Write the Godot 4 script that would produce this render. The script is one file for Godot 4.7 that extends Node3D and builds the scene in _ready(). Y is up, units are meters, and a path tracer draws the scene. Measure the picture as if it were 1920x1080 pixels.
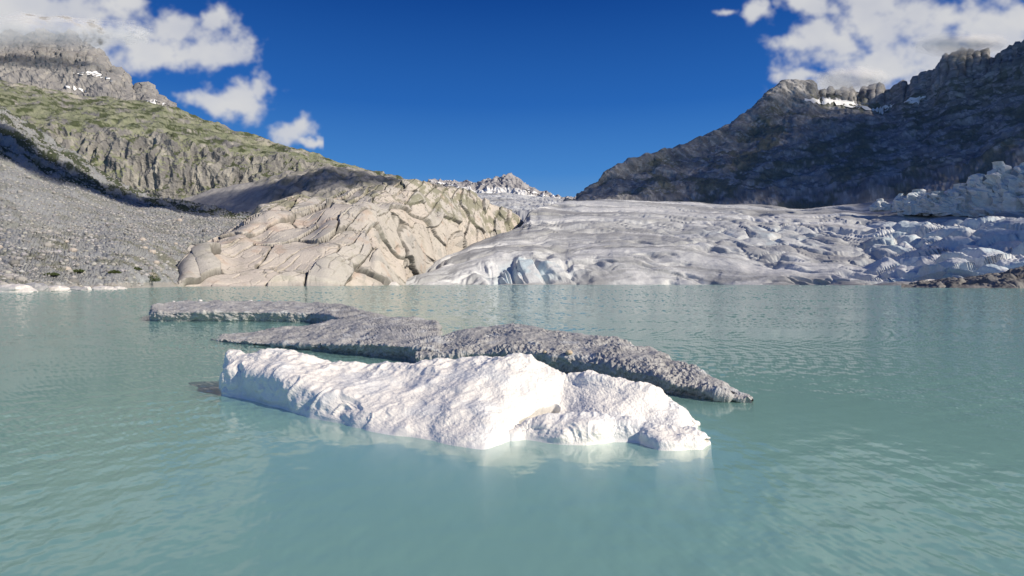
extends Node3D

# ------------------------------------------------------------------ camera frame used for laying out the place (metres, y up)
const F := 1158.0        # focal length in pixels of a 1920 x 1080 frame
const HY := 530.0        # row of the horizon
const EXPO := 1.35
const EYE := 2.0         # camera height over the lake

func W(px: float, py: float, d: float) -> Vector3:
	return Vector3((px - 960.0) / F * d, EYE - (py - HY) / F * d, -d)

func G(px: float, py: float, y := 0.0) -> Vector3:      # the point of the level y seen at that pixel
	return W(px, py, (EYE - y) * F / (py - HY))

func lev(x: float, d: float, y := 0.0) -> Array:        # a control point at level y
	return [x, HY + (EYE - y) * F / d, d]

# ------------------------------------------------------------------ noise
var nz := {}
func noise(key: String, freq: float, oct := 4, kind := "fbm", seed_ := 1, gain := 0.5) -> FastNoiseLite:
	if nz.has(key): return nz[key]
	var n := FastNoiseLite.new()
	n.seed = seed_
	n.frequency = freq
	n.noise_type = FastNoiseLite.TYPE_SIMPLEX_SMOOTH
	n.fractal_octaves = oct
	n.fractal_gain = gain
	match kind:
		"fbm": n.fractal_type = FastNoiseLite.FRACTAL_FBM
		"ridged": n.fractal_type = FastNoiseLite.FRACTAL_RIDGED
		"plain": n.fractal_type = FastNoiseLite.FRACTAL_NONE
		"crack", "cell", "lump":
			n.noise_type = FastNoiseLite.TYPE_CELLULAR
			n.fractal_type = FastNoiseLite.FRACTAL_NONE
			n.cellular_jitter = 0.9
			n.cellular_distance_function = FastNoiseLite.DISTANCE_EUCLIDEAN
			n.cellular_return_type = {"crack": FastNoiseLite.RETURN_DISTANCE2_SUB, "cell": FastNoiseLite.RETURN_CELL_VALUE, "lump": FastNoiseLite.RETURN_DISTANCE}[kind]
	nz[key] = n
	return n

# ------------------------------------------------------------------ materials
func tex(freq: float, oct: int, lo: Color, hi: Color, seed_: int, kind := "fbm", size := 512) -> NoiseTexture2D:
	var n := FastNoiseLite.new()
	n.seed = seed_
	n.frequency = freq
	n.fractal_octaves = oct
	if kind == "cell":
		n.noise_type = FastNoiseLite.TYPE_CELLULAR
		n.cellular_return_type = FastNoiseLite.RETURN_DISTANCE
		n.fractal_type = FastNoiseLite.FRACTAL_FBM
	else:
		n.noise_type = FastNoiseLite.TYPE_SIMPLEX_SMOOTH
	var g := Gradient.new()
	g.set_color(0, lo); g.set_color(1, hi)
	var t := NoiseTexture2D.new()
	t.width = size; t.height = size
	t.seamless = true
	t.noise = n
	t.color_ramp = g
	return t

func mat(called: String, rough: float, t: Texture2D, bump: Texture2D, tile: float, bump_cm: float, spec := 0.35) -> StandardMaterial3D:
	var m := StandardMaterial3D.new()
	m.resource_name = called
	m.vertex_color_use_as_albedo = true
	m.roughness = rough
	m.metallic_specular = spec
	m.albedo_texture = t
	m.uv1_triplanar = true
	m.uv1_world_triplanar = true
	m.uv1_scale = Vector3.ONE / tile
	if bump:
		m.heightmap_enabled = true
		m.heightmap_texture = bump
		m.heightmap_scale = bump_cm
	return m

# ------------------------------------------------------------------ nodes
func tag(o: Node3D, label: String, category: String, group := "", kind := "") -> Node3D:
	o.set_meta("label", label)
	o.set_meta("category", category)
	if group: o.set_meta("group", group)
	if kind: o.set_meta("kind", kind)
	return o

func put(o: Node3D, called: String, parent: Node = self) -> Node3D:
	o.name = called
	if parent == self:
		var n := 0
		while has_node(NodePath(o.name)):
			n += 1
			o.name = "%s_%03d" % [called, n]
	parent.add_child(o, true)
	return o

func solid(called: String, mesh: Mesh, m: Material, parent: Node = self) -> MeshInstance3D:
	var o := MeshInstance3D.new()
	o.mesh = mesh
	if m: o.material_override = m
	o.cast_shadow = GeometryInstance3D.SHADOW_CASTING_SETTING_ON
	put(o, called, parent)
	return o

# ------------------------------------------------------------------ surfaces laid through rows of control points
func along(row: Array, x: float) -> Vector2:
	var n := row.size()
	if x <= row[0][0]: return Vector2(row[0][1], row[0][2])
	if x >= row[n - 1][0]: return Vector2(row[n - 1][1], row[n - 1][2])
	var k := 0
	while row[k + 1][0] < x: k += 1
	var a = row[k]; var b = row[k + 1]
	var t: float = (x - a[0]) / (b[0] - a[0])
	var s := t * t * (3.0 - 2.0 * t)
	return Vector2(lerpf(a[1], b[1], t), lerpf(a[2], b[2], s))

func cr(a: Vector3, b: Vector3, c: Vector3, d: Vector3, t: float) -> Vector3:
	var m0 := (c - a) * 0.35
	var m1 := (d - b) * 0.35
	var t2 := t * t
	var t3 := t2 * t
	return b * (2 * t3 - 3 * t2 + 1) + m0 * (t3 - 2 * t2 + t) + c * (3 * t2 - 2 * t3) + m1 * (t3 - t2)

class Sheet:
	var nu := 0
	var nv := 0
	var base := PackedVector3Array()
	var pos := PackedVector3Array()
	var nrm := PackedVector3Array()
	var col := PackedColorArray()
	var su := PackedFloat32Array()
	var sv := PackedFloat32Array()

func grid_normals(p: PackedVector3Array, nu: int, nv: int) -> PackedVector3Array:
	var out := PackedVector3Array()
	out.resize(nu * nv)
	for j in nv:
		var j0 := maxi(j - 1, 0) * nu
		var j1 := mini(j + 1, nv - 1) * nu
		for i in nu:
			var du := p[j * nu + mini(i + 1, nu - 1)] - p[j * nu + maxi(i - 1, 0)]
			var dv := p[j1 + i] - p[j0 + i]
			out[j * nu + i] = du.cross(dv).normalized()
	return out

# land: rows share x (pixels of the laying-out frame); shape(p, n, x, v) returns how far the ground stands out along n
func sheet_land(rows: Array, x0: float, x1: float, nu: int, per: Array) -> Sheet:
	var s := Sheet.new()
	s.nu = nu
	for k in per.size():
		for j in per[k]: s.sv.append(k + float(j) / per[k])
	s.sv.append(per.size())
	s.nv = s.sv.size()
	s.base.resize(s.nu * s.nv)
	for i in nu:
		var x := lerpf(x0, x1, float(i) / (nu - 1))
		s.su.append(x)
		var c: Array[Vector3] = []
		for r in rows:
			var a := along(r, x)
			c.append(W(x, a.x, a.y))
		for j in s.nv:
			var k := mini(int(s.sv[j]), per.size() - 1)
			var t := s.sv[j] - k
			s.base[j * nu + i] = cr(c[maxi(k - 1, 0)], c[k], c[k + 1], c[mini(k + 2, c.size() - 1)], t)
	return s

# berg: every row has the same number of points, in world metres
func sheet_berg(rows: Array, nu: int, per: Array) -> Sheet:
	var s := Sheet.new()
	s.nu = nu
	for k in per.size():
		for j in per[k]: s.sv.append(k + float(j) / per[k])
	s.sv.append(per.size())
	s.nv = s.sv.size()
	s.base.resize(s.nu * s.nv)
	var last: int = rows[0].size() - 1
	for i in nu:
		var u := float(i) / (nu - 1) * last
		s.su.append(u)
		var k := mini(int(u), last - 1)
		var c: Array[Vector3] = []
		for r in rows:
			c.append(cr(r[maxi(k - 1, 0)], r[k], r[k + 1], r[mini(k + 2, last)], u - k))
		for j in s.nv:
			var q := mini(int(s.sv[j]), per.size() - 1)
			s.base[j * nu + i] = cr(c[maxi(q - 1, 0)], c[q], c[q + 1], c[mini(q + 2, c.size() - 1)], s.sv[j] - q)
	return s

func finish(s: Sheet, shape: Callable, paint: Callable) -> void:
	var n0 := grid_normals(s.base, s.nu, s.nv)
	s.pos = s.base.duplicate()
	for j in s.nv:
		for i in s.nu:
			var k := j * s.nu + i
			s.pos[k] = s.base[k] + n0[k] * shape.call(s.base[k], n0[k], s.su[i], s.sv[j])
	s.nrm = grid_normals(s.pos, s.nu, s.nv)
	s.col.resize(s.nu * s.nv)
	for j in s.nv:
		for i in s.nu:
			var k := j * s.nu + i
			s.col[k] = paint.call(s.pos[k], s.nrm[k], s.su[i], s.sv[j])

func sheet_mesh(s: Sheet) -> ArrayMesh:
	var idx := PackedInt32Array()
	idx.resize((s.nu - 1) * (s.nv - 1) * 6)
	var q := 0
	for j in s.nv - 1:
		for i in s.nu - 1:
			var a := j * s.nu + i
			idx[q] = a; idx[q + 1] = a + s.nu; idx[q + 2] = a + 1
			idx[q + 3] = a + 1; idx[q + 4] = a + s.nu; idx[q + 5] = a + s.nu + 1
			q += 6
	var arr := []
	arr.resize(Mesh.ARRAY_MAX)
	arr[Mesh.ARRAY_VERTEX] = s.pos
	arr[Mesh.ARRAY_NORMAL] = s.nrm
	arr[Mesh.ARRAY_COLOR] = s.col
	arr[Mesh.ARRAY_INDEX] = idx
	var m := ArrayMesh.new()
	m.add_surface_from_arrays(Mesh.PRIMITIVE_TRIANGLES, arr)
	return m

func ss(a: float, b: float, x: float) -> float:
	return smoothstep(a, b, x)

func mixc(a: Color, b: Color, t: float) -> Color:
	return a.lerp(b, clampf(t, 0.0, 1.0))

# real-world base colours, linear
const ROCK_PALE := Color(0.46, 0.40, 0.33)
const ROCK_TAN := Color(0.38, 0.28, 0.21)
const ROCK_GREY := Color(0.25, 0.25, 0.245)
const ROCK_DARK := Color(0.11, 0.112, 0.118)
const LICHEN := Color(0.10, 0.105, 0.085)
const GRASS := Color(0.175, 0.205, 0.125)
const GRASS_DARK := Color(0.055, 0.075, 0.03)
const SNOW := Color(0.82, 0.84, 0.86)
const ICE_DIRTY := Color(0.35, 0.365, 0.38)
const ICE_CLEAN := Color(0.74, 0.79, 0.84)
const ICE_BLUE := Color(0.40, 0.62, 0.74)

var M := {}
var scree_sheet: Sheet
var scree_node: Node3D
var floe_sheets := []
var glacier_node: Node3D
var sun_dir := Vector3(0.78, 0.52, 0.46).normalized()   # towards the sun

func _ready() -> void:
	for step in [make_camera_and_sky, make_materials, make_lake, make_left_side, make_hill, make_glacier, make_right_side, make_bergs, make_clouds, make_small_things]:
		var t0 := Time.get_ticks_msec()
		step.call()
		print(step.get_method(), " ", Time.get_ticks_msec() - t0)

# ------------------------------------------------------------------ camera, sky, sun
func make_camera_and_sky() -> void:
	var cam := Camera3D.new()
	cam.name = "camera"
	cam.near = 0.05
	cam.far = 20000.0
	cam.projection = Camera3D.PROJECTION_FRUSTUM
	cam.size = 2.0 * cam.near * 540.0 / F
	cam.frustum_offset = Vector2(0, (HY - 540.0) / F * cam.near)
	cam.position = Vector3(0, EYE, 0)
	add_child(cam)
	cam.current = true

	var env := Environment.new()
	env.tonemap_mode = Environment.TONE_MAPPER_LINEAR
	env.tonemap_exposure = EXPO
	env.background_mode = Environment.BG_SKY
	env.sdfgi_enabled = true
	env.ssao_enabled = true
	env.ssil_enabled = true
	env.volumetric_fog_enabled = true
	env.volumetric_fog_density = 0.0
	var pm := PanoramaSkyMaterial.new()
	pm.panorama = ImageTexture.create_from_image(sky_image())
	var sky := Sky.new()
	sky.sky_material = pm
	env.sky = sky
	var we := WorldEnvironment.new()
	we.name = "sky"
	we.environment = env
	add_child(we)

	var sun := DirectionalLight3D.new()
	sun.name = "sun"
	sun.light_energy = 1.35
	sun.light_color = Color(1.0, 0.945, 0.86)
	sun.light_angular_distance = 0.53
	sun.shadow_enabled = true
	add_child(sun)
	sun.look_at_from_position(sun_dir * 100.0, Vector3.ZERO, Vector3.UP)

# blobs of cloud: centre and radii in pixels of the laying-out frame, turned into directions of the sky
const CLOUDS := [
	[10, 25, 300, 90], [170, 75, 170, 60], [290, 95, 150, 46], [415, 92, 70, 46], [402, 34, 34, 34], [330, 60, 120, 50], [220, 15, 90, 44],
	[438, 190, 72, 52], [395, 190, 56, 30], [486, 160, 30, 32], [540, 250, 62, 27], [590, 266, 40, 9], [672, 277, 15, 6],
	[1418, 28, 36, 30], [1355, 24, 26, 10], [1545, 75, 95, 85], [1660, 40, 140, 90], [1640, 130, 140, 60], [1880, 60, 200, 95],
	[1760, 100, 170, 80], [1510, 145, 52, 26], [1570, 165, 100, 40], [1520, 10, 70, 26],
]

func sky_image() -> Image:
	var w := 4096
	var h := 2048
	var im := Image.create(w, h, false, Image.FORMAT_RGBF)
	for y in h:
		var el := 90.0 - (y + 0.5) * 180.0 / h
		im.fill_rect(Rect2i(0, y, w, 1), air(el) / EXPO)
	var shape := noise("cloud_shape", 0.011, 6, "fbm", 71, 0.55)
	var tone := noise("cloud_tone", 0.006, 4, "fbm", 72, 0.5)
	# the same kind of cloud goes on round the horizon, a few degrees above the ridges
	for turn in [102.0, 180.0, 258.0]:
		for c in CLOUDS:
			var az0: float = rad_to_deg(atan((c[0] - 960.0) / F))
			var el0: float = rad_to_deg(atan((HY - c[1]) / F * cos(deg_to_rad(az0))))
			paint_cloud(im, shape, tone, az0 + turn, el0 + 2.0 * sin(turn), [c], 3)
	paint_cloud(im, shape, tone, 0.0, 0.0, CLOUDS, 1)
	return im

func air(el: float) -> Color:
	# pixel colours read from the clear middle of the picture, from the skyline up
	var stops := [[0.0, Color(0.24, 0.47, 0.68)], [6.0, Color(0.155, 0.36, 0.66)], [10.0, Color(0.062, 0.238, 0.60)], [16.0, Color(0.022, 0.132, 0.46)], [25.0, Color(0.0062, 0.060, 0.285)], [50.0, Color(0.006, 0.045, 0.22)], [90.0, Color(0.005, 0.035, 0.18)]]
	if el <= 0.0: return stops[0][1]
	for k in stops.size() - 1:
		if el <= stops[k + 1][0]:
			return stops[k][1].lerp(stops[k + 1][1], (el - stops[k][0]) / (stops[k + 1][0] - stops[k][0]))
	return stops[-1][1]

func paint_cloud(im: Image, shape: FastNoiseLite, tone: FastNoiseLite, az_c: float, el_c: float, blobs: Array, step: int) -> void:
	var w := im.get_width()
	var h := im.get_height()
	var whole := blobs.size() > 1
	var a0 := -48.0 if whole else az_c - 12.0
	var a1 := 48.0 if whole else az_c + 12.0
	if not whole and (a0 < 50.0 or a1 > 310.0): return
	var e0 := 8.0 if whole else maxf(el_c - 7.0, 4.0)
	var e1 := 34.0 if whole else el_c + 7.0
	for y in range(int((90.0 - e1) / 180.0 * h), int((90.0 - e0) / 180.0 * h), step):
		var el := 90.0 - (y + 0.5) * 180.0 / h
		for x in range(int(a0 / 360.0 * w), int(a1 / 360.0 * w), step):
			var az := (x + 0.5) / w * 360.0
			var px: float
			var py: float
			if whole:
				if az > -17.0 and az < 13.0: continue
				px = 960.0 + F * tan(deg_to_rad(az))
				py = HY - F * tan(deg_to_rad(el)) / cos(deg_to_rad(az))
			else:
				px = blobs[0][0] + (az - az_c) * 20.0
				py = blobs[0][1] - (el - el_c) * 20.0
			var wx := px + 26.0 * tone.get_noise_2d(px * 2.0, py * 2.0 + 900.0)
			var wy := py + 18.0 * tone.get_noise_2d(px * 2.0 + 500.0, py * 2.0)
			var best := -9.0
			for c in blobs:
				var dx: float = (wx - c[0]) / c[2]
				var dy: float = (wy - c[1]) / c[3]
				var v := 1.0 - sqrt(dx * dx + dy * dy)
				best = maxf(best, v)
			if best < -0.7: continue
			var n := shape.get_noise_2d(px, py * 1.25)
			var dens := best + n * 0.8 - 0.03
			var a := ss(-0.15, 0.72, dens)
			if a <= 0.002: continue
			var t := tone.get_noise_2d(px + 300.0, py * 1.4)
			var c1 := Color(0.66, 0.665, 0.68) / EXPO
			a *= 0.90 + 0.16 * t
			var xx := posmod(x, w)
			var c0 := im.get_pixel(xx, y)
			var cc := c0.lerp(c1, clampf(a, 0.0, 0.98))
			if step == 1: im.set_pixel(xx, y, cc)
			else: im.fill_rect(Rect2i(xx, y, mini(step, w - xx), step), cc)

# ------------------------------------------------------------------
func make_materials() -> void:
	var grain := tex(0.02, 5, Color(0.86, 0.86, 0.86), Color(1, 1, 1), 3)
	var speck := tex(0.05, 4, Color(0.74, 0.74, 0.745), Color(1, 1, 1), 5)
	var bump := tex(0.03, 5, Color.BLACK, Color.WHITE, 7)
	var pebble := tex(0.06, 2, Color.BLACK, Color.WHITE, 9, "cell")
	M.rock = mat("rock", 0.85, grain, bump, 17.0, 14.0)
	M.far_rock = mat("far_rock", 0.92, grain, bump, 60.0, 170.0)
	M.right_rock = mat("right_rock", 0.92, grain, bump, 60.0, 80.0)
	M.scree = mat("scree", 0.95, speck, pebble, 24.0, 30.0)
	M.glacier = mat("glacier", 0.6, grain, bump, 30.0, 22.0)
	M.ice = mat("ice", 0.35, tex(0.05, 3, Color(0.95, 0.955, 0.96), Color(1, 1, 1), 15), pebble, 0.42, 0.45, 0.5)
	M.debris_ice = mat("debris_ice", 0.6, speck, pebble, 0.8, 1.2, 0.5)
	M.stone = mat("stone", 0.9, speck, null, 1.5, 0.0)

# ------------------------------------------------------------------ lake
var waves := []
func make_lake() -> void:
	var lake := Node3D.new()
	put(lake, "lake")
	tag(lake, "milky turquoise glacier lake with small ripples", "lake", "", "structure")
	var rng := RandomNumberGenerator.new()
	rng.seed = 44
	for k in 18:
		var len := 0.07 * pow(1.15, k)
		var ang := rng.randf_range(-0.75, 0.75) + (PI / 2 if k % 3 == 2 else 0.0)
		waves.append([cos(ang) * TAU / len, sin(ang) * TAU / len, rng.randf() * TAU, 0.0034 * len, len])
	var xs := PackedFloat32Array()
	for x in [-9000, -4000, -2000, -1000, -500, -250]: xs.append(x)
	var x := -120.0
	while x < 2041.0:
		xs.append(x); x += 2.5
	for q in [2200, 2500, 3000, 4000, 6000, 11000]: xs.append(q)
	var ys := PackedFloat32Array()
	for q in [6000, 3000, 2000, 1500, 1300]: ys.append(q)
	var y := 1200.0
	while y > 533.0:
		ys.append(y); y -= lerpf(0.8, 2.2, clampf((y - 533.0) / 200.0, 0, 1))
	ys.append(532.6)
	var nu := xs.size()
	var nv := ys.size()
	var s := Sheet.new()
	s.nu = nu; s.nv = nv
	s.pos.resize(nu * nv); s.nrm.resize(nu * nv); s.col.resize(nu * nv)
	var patch := noise("wave_patch", 0.12, 3, "fbm", 21)
	for j in nv:
		var d := EYE * F / (ys[j] - HY)
		var foot := d * d / (EYE * F) * 3.0      # ground length of a row
		for i in nu:
			var p := Vector3((xs[i] - 960.0) / F * d, 0, -d)
			var calm := calmness(p)
			var amp := calm * (0.75 + 0.9 * patch.get_noise_2d(p.x, p.z))
			amp = maxf(amp, 0.02)
			var hgt := 0.0
			var gx := 0.0
			var gz := 0.0
			for wv in waves:
				var ph: float = wv[0] * p.x + wv[1] * p.z + wv[2]
				var a: float = wv[3] * amp
				if wv[4] > foot * 0.8: hgt += a * sin(ph)
				var c := a * cos(ph)
				gx += c * wv[0]
				gz += c * wv[1]
			p.y = hgt
			var k := j * nu + i
			s.pos[k] = p
			s.nrm[k] = Vector3(-gx, 1, -gz).normalized()
			s.col[k] = Color.WHITE
	var m := StandardMaterial3D.new()
	m.resource_name = "lake_surface"
	m.transparency = BaseMaterial3D.TRANSPARENCY_ALPHA
	m.albedo_color = Color(Color(0.335, 0.64, 0.595).linear_to_srgb(), 0.42)
	m.roughness = 0.09
	m.metallic_specular = 0.41
	m.cull_mode = BaseMaterial3D.CULL_DISABLED
	solid("water_surface", sheet_mesh(s), m, lake)
	# rock flour hanging in the water
	var fog := FogVolume.new()
	fog.shape = RenderingServer.FOG_VOLUME_SHAPE_BOX
	fog.size = Vector3(3000, 5.0, 1500)
	fog.position = Vector3(0, -0.045 - 2.5, -640)
	var fm := FogMaterial.new()
	fm.resource_name = "rock_flour_water"
	fm.albedo = Color(0.52, 0.975, 0.91).linear_to_srgb()
	fm.density = 1.3
	fog.material = fm
	put(fog, "water", lake)
	var bed := PlaneMesh.new()
	bed.size = Vector2(3400, 1700)
	var bm := StandardMaterial3D.new()
	bm.albedo_color = Color(0.30, 0.42, 0.40).linear_to_srgb()
	bm.roughness = 1.0
	var b := solid("lake_bed", bed, bm, lake)
	b.position = Vector3(0, -4.0, -640)

func calmness(p: Vector3) -> float:
	# wind ripples reach both sides; the bergs shelter the water in front of and behind them
	var a := (p - Vector3(-1.0, 0, -5.5)) / Vector3(3.4, 1, 3.6)
	var lee := exp(-(a.x * a.x + a.z * a.z))
	return lerpf(1.0, 0.30, lee) * lerpf(0.9, 2.2, ss(14.0, 90.0, -p.z))

# ------------------------------------------------------------------ left: scree slope, moraine, mountains
func make_left_side() -> void:
	# scree slope running down to the shore
	var rows := [
		[lev(-220, 105, -4), lev(0, 135, -4), lev(200, 190, -4), lev(380, 300, -4), lev(520, 330, -4)],
		[lev(-220, 116), lev(0, 148), lev(200, 212), lev(380, 335), lev(520, 370)],
		[[-220, 520, 140], [0, 516, 178], [200, 508, 250], [380, 500, 380], [520, 505, 420]],
		[[-220, 430, 300], [0, 430, 330], [200, 432, 420], [380, 440, 520], [520, 440, 560]],
		[[-220, 230, 520], [0, 300, 560], [120, 345, 600], [260, 388, 680], [380, 404, 720], [520, 420, 720]],
		[[-220, 60, 650], [0, 197, 720], [60, 235, 740], [100, 262, 760], [180, 315, 800], [260, 366, 850], [370, 388, 880], [520, 415, 860]],
		[[-220, 130, 800], [0, 260, 860], [260, 420, 950], [520, 460, 900]],
	]
	var rough := noise("scree_rough", 0.05, 5, "fbm", 31, 0.6)
	var rock := noise("scree_rock", 0.16, 3, "lump", 32)
	var big := noise("scree_big", 0.008, 3, "fbm", 33)
	var lone := noise("scree_lone", 0.33, 2, "fbm", 36, 0.6)
	var patch := noise("scree_patch", 0.02, 4, "fbm", 34)
	var s := sheet_land(rows, -220, 520, 620, [3, 26, 60, 70, 60, 6])
	finish(s, func(p, _n, _x, v):
		var k := ss(1.0, 1.4, v)
		var up := ss(3.8, 4.4, v) * (1.0 - ss(4.95, 5.0, v))
		return k * (rough.get_noise_3dv(p) * 1.6 - rock.get_noise_3dv(p) * 0.9 + big.get_noise_3dv(p) * 5.0 + lone.get_noise_3dv(p) * 1.4 + up * 9.0 * rough.get_noise_3dv(p * 0.6)) ,
	func(p, n, _x, v):
		var c := mixc(Color(0.395, 0.42, 0.44), Color(0.31, 0.33, 0.345), 0.5 + 1.1 * patch.get_noise_3dv(p))
		var t := rock.get_noise_3dv(p * 1.7)
		c = mixc(c, Color(0.56, 0.53, 0.49), ss(0.0, 0.35, t) * 0.7)
		var g := patch.get_noise_3dv(p * 1.6 + Vector3(90, 0, 0)) + 0.25 * rough.get_noise_3dv(p * 3.0)
		var green := ss(0.02, 0.16, g) * (0.55 if v < 2.6 else 0.3)
		if v > 4.1: green = ss(-0.12, 0.05, g) * 0.9
		c = mixc(c, GRASS_DARK if v > 4.1 else Color(0.20, 0.21, 0.12), green)
		if v < 1.25: c = mixc(c, Color(0.55, 0.51, 0.46), 0.5)
		return c)
	scree_sheet = s
	scree_node = solid("scree_slope", sheet_mesh(s), M.scree)
	tag(scree_node, "grey stony scree slope with thin grass running down to the shore", "slope", "", "structure")

	# dark moraine ridge behind the slabs
	rows = [
		[[330, 440, 760], [430, 440, 770], [520, 420, 750], [600, 400, 740], [680, 380, 780], [760, 375, 900], [870, 385, 1000]],
		[[330, 412, 830], [430, 412, 840], [520, 392, 830], [600, 368, 830], [680, 352, 880], [760, 352, 960], [870, 366, 1080]],
		[[330, 378, 960], [400, 354, 980], [480, 340, 1000], [560, 319, 1010], [610, 309, 1020], [650, 313, 1030], [700, 326, 1050], [760, 338, 1090], [800, 345, 1120], [870, 354, 1180]],
		[[330, 420, 1060], [480, 400, 1080], [610, 380, 1100], [760, 390, 1150], [870, 400, 1250]],
	]
	var ribs := noise("moraine_rib", 0.02, 4, "fbm", 41)
	var slab := noise("moraine_slab", 0.03, 2, "crack", 42)
	s = sheet_land(rows, 330, 870, 420, [8, 90, 6])
	finish(s, func(p, _n, x, _v):
		var e := ss(470, 540, x)
		return ribs.get_noise_3d(p.x * 1.6, p.y * 0.35, p.z) * lerpf(3.0, 9.0, e) + e * 5.0 * ss(0.0, 0.35, slab.get_noise_3dv(p)),
	func(p, _n, x, _v):
		var e := ss(460, 540, x + 60.0 * ribs.get_noise_3dv(p * 1.5))
		var c := mixc(Color(0.46, 0.46, 0.455), Color(0.37, 0.37, 0.37), 0.5 + ribs.get_noise_3d(p.x * 4.0, p.y * 0.5, p.z * 4.0))
		var r := mixc(Color(0.42, 0.41, 0.395), Color(0.20, 0.205, 0.175), 0.5 + 1.3 * ribs.get_noise_3dv(p * 2.2))
		return mixc(c, r, e))
	tag(solid("moraine_ridge", sheet_mesh(s), M.scree), "grey moraine ridge with a smooth gravel face behind the pale slabs", "moraine", "", "structure")

	# the buttress with grass ledges and ribbed cliffs, and its long shoulder
	rows = [
		[[-260, 470, 930], [0, 440, 960], [260, 430, 1020], [380, 410, 1080], [480, 385, 1130], [600, 360, 1200], [780, 372, 1380]],
		[[-260, 330, 1050], [0, 310, 1080], [200, 362, 1100], [300, 374, 1120], [380, 374, 1150], [480, 352, 1180], [560, 328, 1230], [640, 322, 1310], [780, 350, 1420]],
		[[-260, 190, 1130], [0, 232, 1150], [200, 250, 1170], [300, 258, 1185], [400, 282, 1215], [480, 298, 1245], [560, 306, 1280], [640, 315, 1340], [780, 346, 1450]],
		[[-260, 110, 1500], [0, 152, 1550], [100, 174, 1580], [180, 187, 1600], [260, 193, 1610], [300, 198, 1610], [350, 213, 1590], [400, 234, 1560], [450, 250, 1520], [500, 266, 1480], [560, 283, 1430], [600, 295, 1410], [640, 309, 1400], [700, 328, 1430], [780, 347, 1480]],
		[[-260, 190, 1800], [0, 230, 1850], [300, 270, 1850], [640, 350, 1600], [780, 380, 1600]],
	]
	var ridge := noise("buttress_ridge", 0.0065, 5, "ridged", 51, 0.55)
	var flute := noise("buttress_flute", 0.022, 4, "ridged", 52, 0.5)
	var lumps := noise("buttress_lumps", 0.016, 5, "fbm", 53, 0.55)
	var veg := noise("buttress_veg", 0.012, 5, "fbm", 54, 0.6)
	s = sheet_land(rows, -260, 780, 700, [8, 110, 80, 6])
	finish(s, func(p, _n, x, v):
		var cliff := ss(0.9, 1.15, v) * (1.0 - ss(1.85, 2.15, v)) * (1.0 - ss(560, 680, x))
		var edge := 1.0 - 0.6 * ss(2.8, 3.0, v)
		var a := ridge.get_noise_3d(p.x, p.y * 0.7, p.z) * 11.0 + lumps.get_noise_3dv(p) * 9.0
		a += cliff * (flute.get_noise_3d(p.x * 1.2, p.y * 0.22, p.z * 1.2) * 15.0)
		return a * edge,
	func(p, n, x, v):
		var f := flute.get_noise_3d(p.x * 1.8, p.y * 0.3, p.z * 1.8)
		var c := mixc(Color(0.44, 0.43, 0.39), Color(0.20, 0.20, 0.205), 0.5 + 1.1 * f)
		var g: float = veg.get_noise_3dv(p) + 0.5 * lumps.get_noise_3dv(p * 2.6) + (n.y - 0.62) * 1.5
		c = mixc(c, mixc(GRASS, Color(0.30, 0.315, 0.23), 0.5 + lumps.get_noise_3dv(p * 2.0)), ss(0.0, 0.10, g))
		c = mixc(c, GRASS_DARK, ss(0.16, 0.26, veg.get_noise_3dv(p * 2.1 + Vector3(7, 0, 0)) + (n.y - 0.6) * 0.4) * 0.85)
		c = mixc(c, Color(0.45, 0.43, 0.38), ss(0.1, 0.3, veg.get_noise_3dv(p * 1.7 + Vector3(0, 50, 0))) * ss(2.3, 2.8, v) * 0.8)
		return c)
	tag(solid("mountain_left", sheet_mesh(s), M.far_rock), "green and grey mountain flank with ribbed cliffs above the scree slope", "mountain", "", "structure")

	# the high grey peak in the cloud
	rows = [
		[[-300, 250, 1700], [0, 235, 1700], [330, 240, 1720]],
		[[-300, 110, 1900], [0, 135, 1900], [120, 150, 1900], [200, 165, 1880], [250, 190, 1850], [300, 196, 1800], [330, 212, 1780]],
		[[-300, 60, 2200], [-100, 70, 2200], [-20, 82, 2150], [20, 66, 2150], [50, 74, 2150], [80, 58, 2150], [110, 72, 2150], [130, 66, 2140], [150, 76, 2140], [168, 84, 2120], [185, 100, 2110], [203, 128, 2100], [238, 147, 2080], [247, 178, 2060], [252, 190, 2060], [258, 170, 2060], [270, 162, 2060], [285, 172, 2050], [300, 192, 2040], [330, 212, 2000]],
		[[-300, 150, 2500], [0, 150, 2500], [330, 260, 2300]],
	]
	var rs := RandomNumberGenerator.new()
	rs.seed = 23
	var crest := []
	for k in 146:
		var x := -300.0 + k * 4.3
		var a := along(rows[2], x)
		crest.append([x, a.x + (rs.randf_range(-7, -1) if k % 2 else rs.randf_range(0, 3)), a.y])
	rows[2] = crest
	s = sheet_land(rows, -300, 330, 480, [30, 150, 6])
	finish(s, func(p, _n, _x, v):
		var edge := 1.0 - 0.75 * ss(1.8, 2.0, v)
		return edge * (ridge.get_noise_3d(p.x * 1.3, p.y * 0.8, p.z) * 18.0 + flute.get_noise_3d(p.x * 0.8, p.y * 0.3, p.z) * 10.0 + lumps.get_noise_3dv(p) * 6.0),
	func(p, n, _x, _v):
		var f := flute.get_noise_3d(p.x * 1.4, p.y * 0.4, p.z)
		return mixc(Color(0.42, 0.41, 0.39), Color(0.25, 0.25, 0.26), 0.5 + 0.8 * f + 0.5 * lumps.get_noise_3dv(p * 2.0)))
	var peak := solid("mountain_peak_left", sheet_mesh(s), M.far_rock)
	tag(peak, "grey rock peak vanishing into a low cloud above the green flank", "mountain", "", "structure")
	for q in [[[120, 160], [140, 163], [165, 172]], [[140, 138], [175, 138], [190, 142], [212, 153]], [[282, 190], [300, 193], [318, 199]]]:
		snow_patch(s, q, 2.6, peak)

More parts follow.
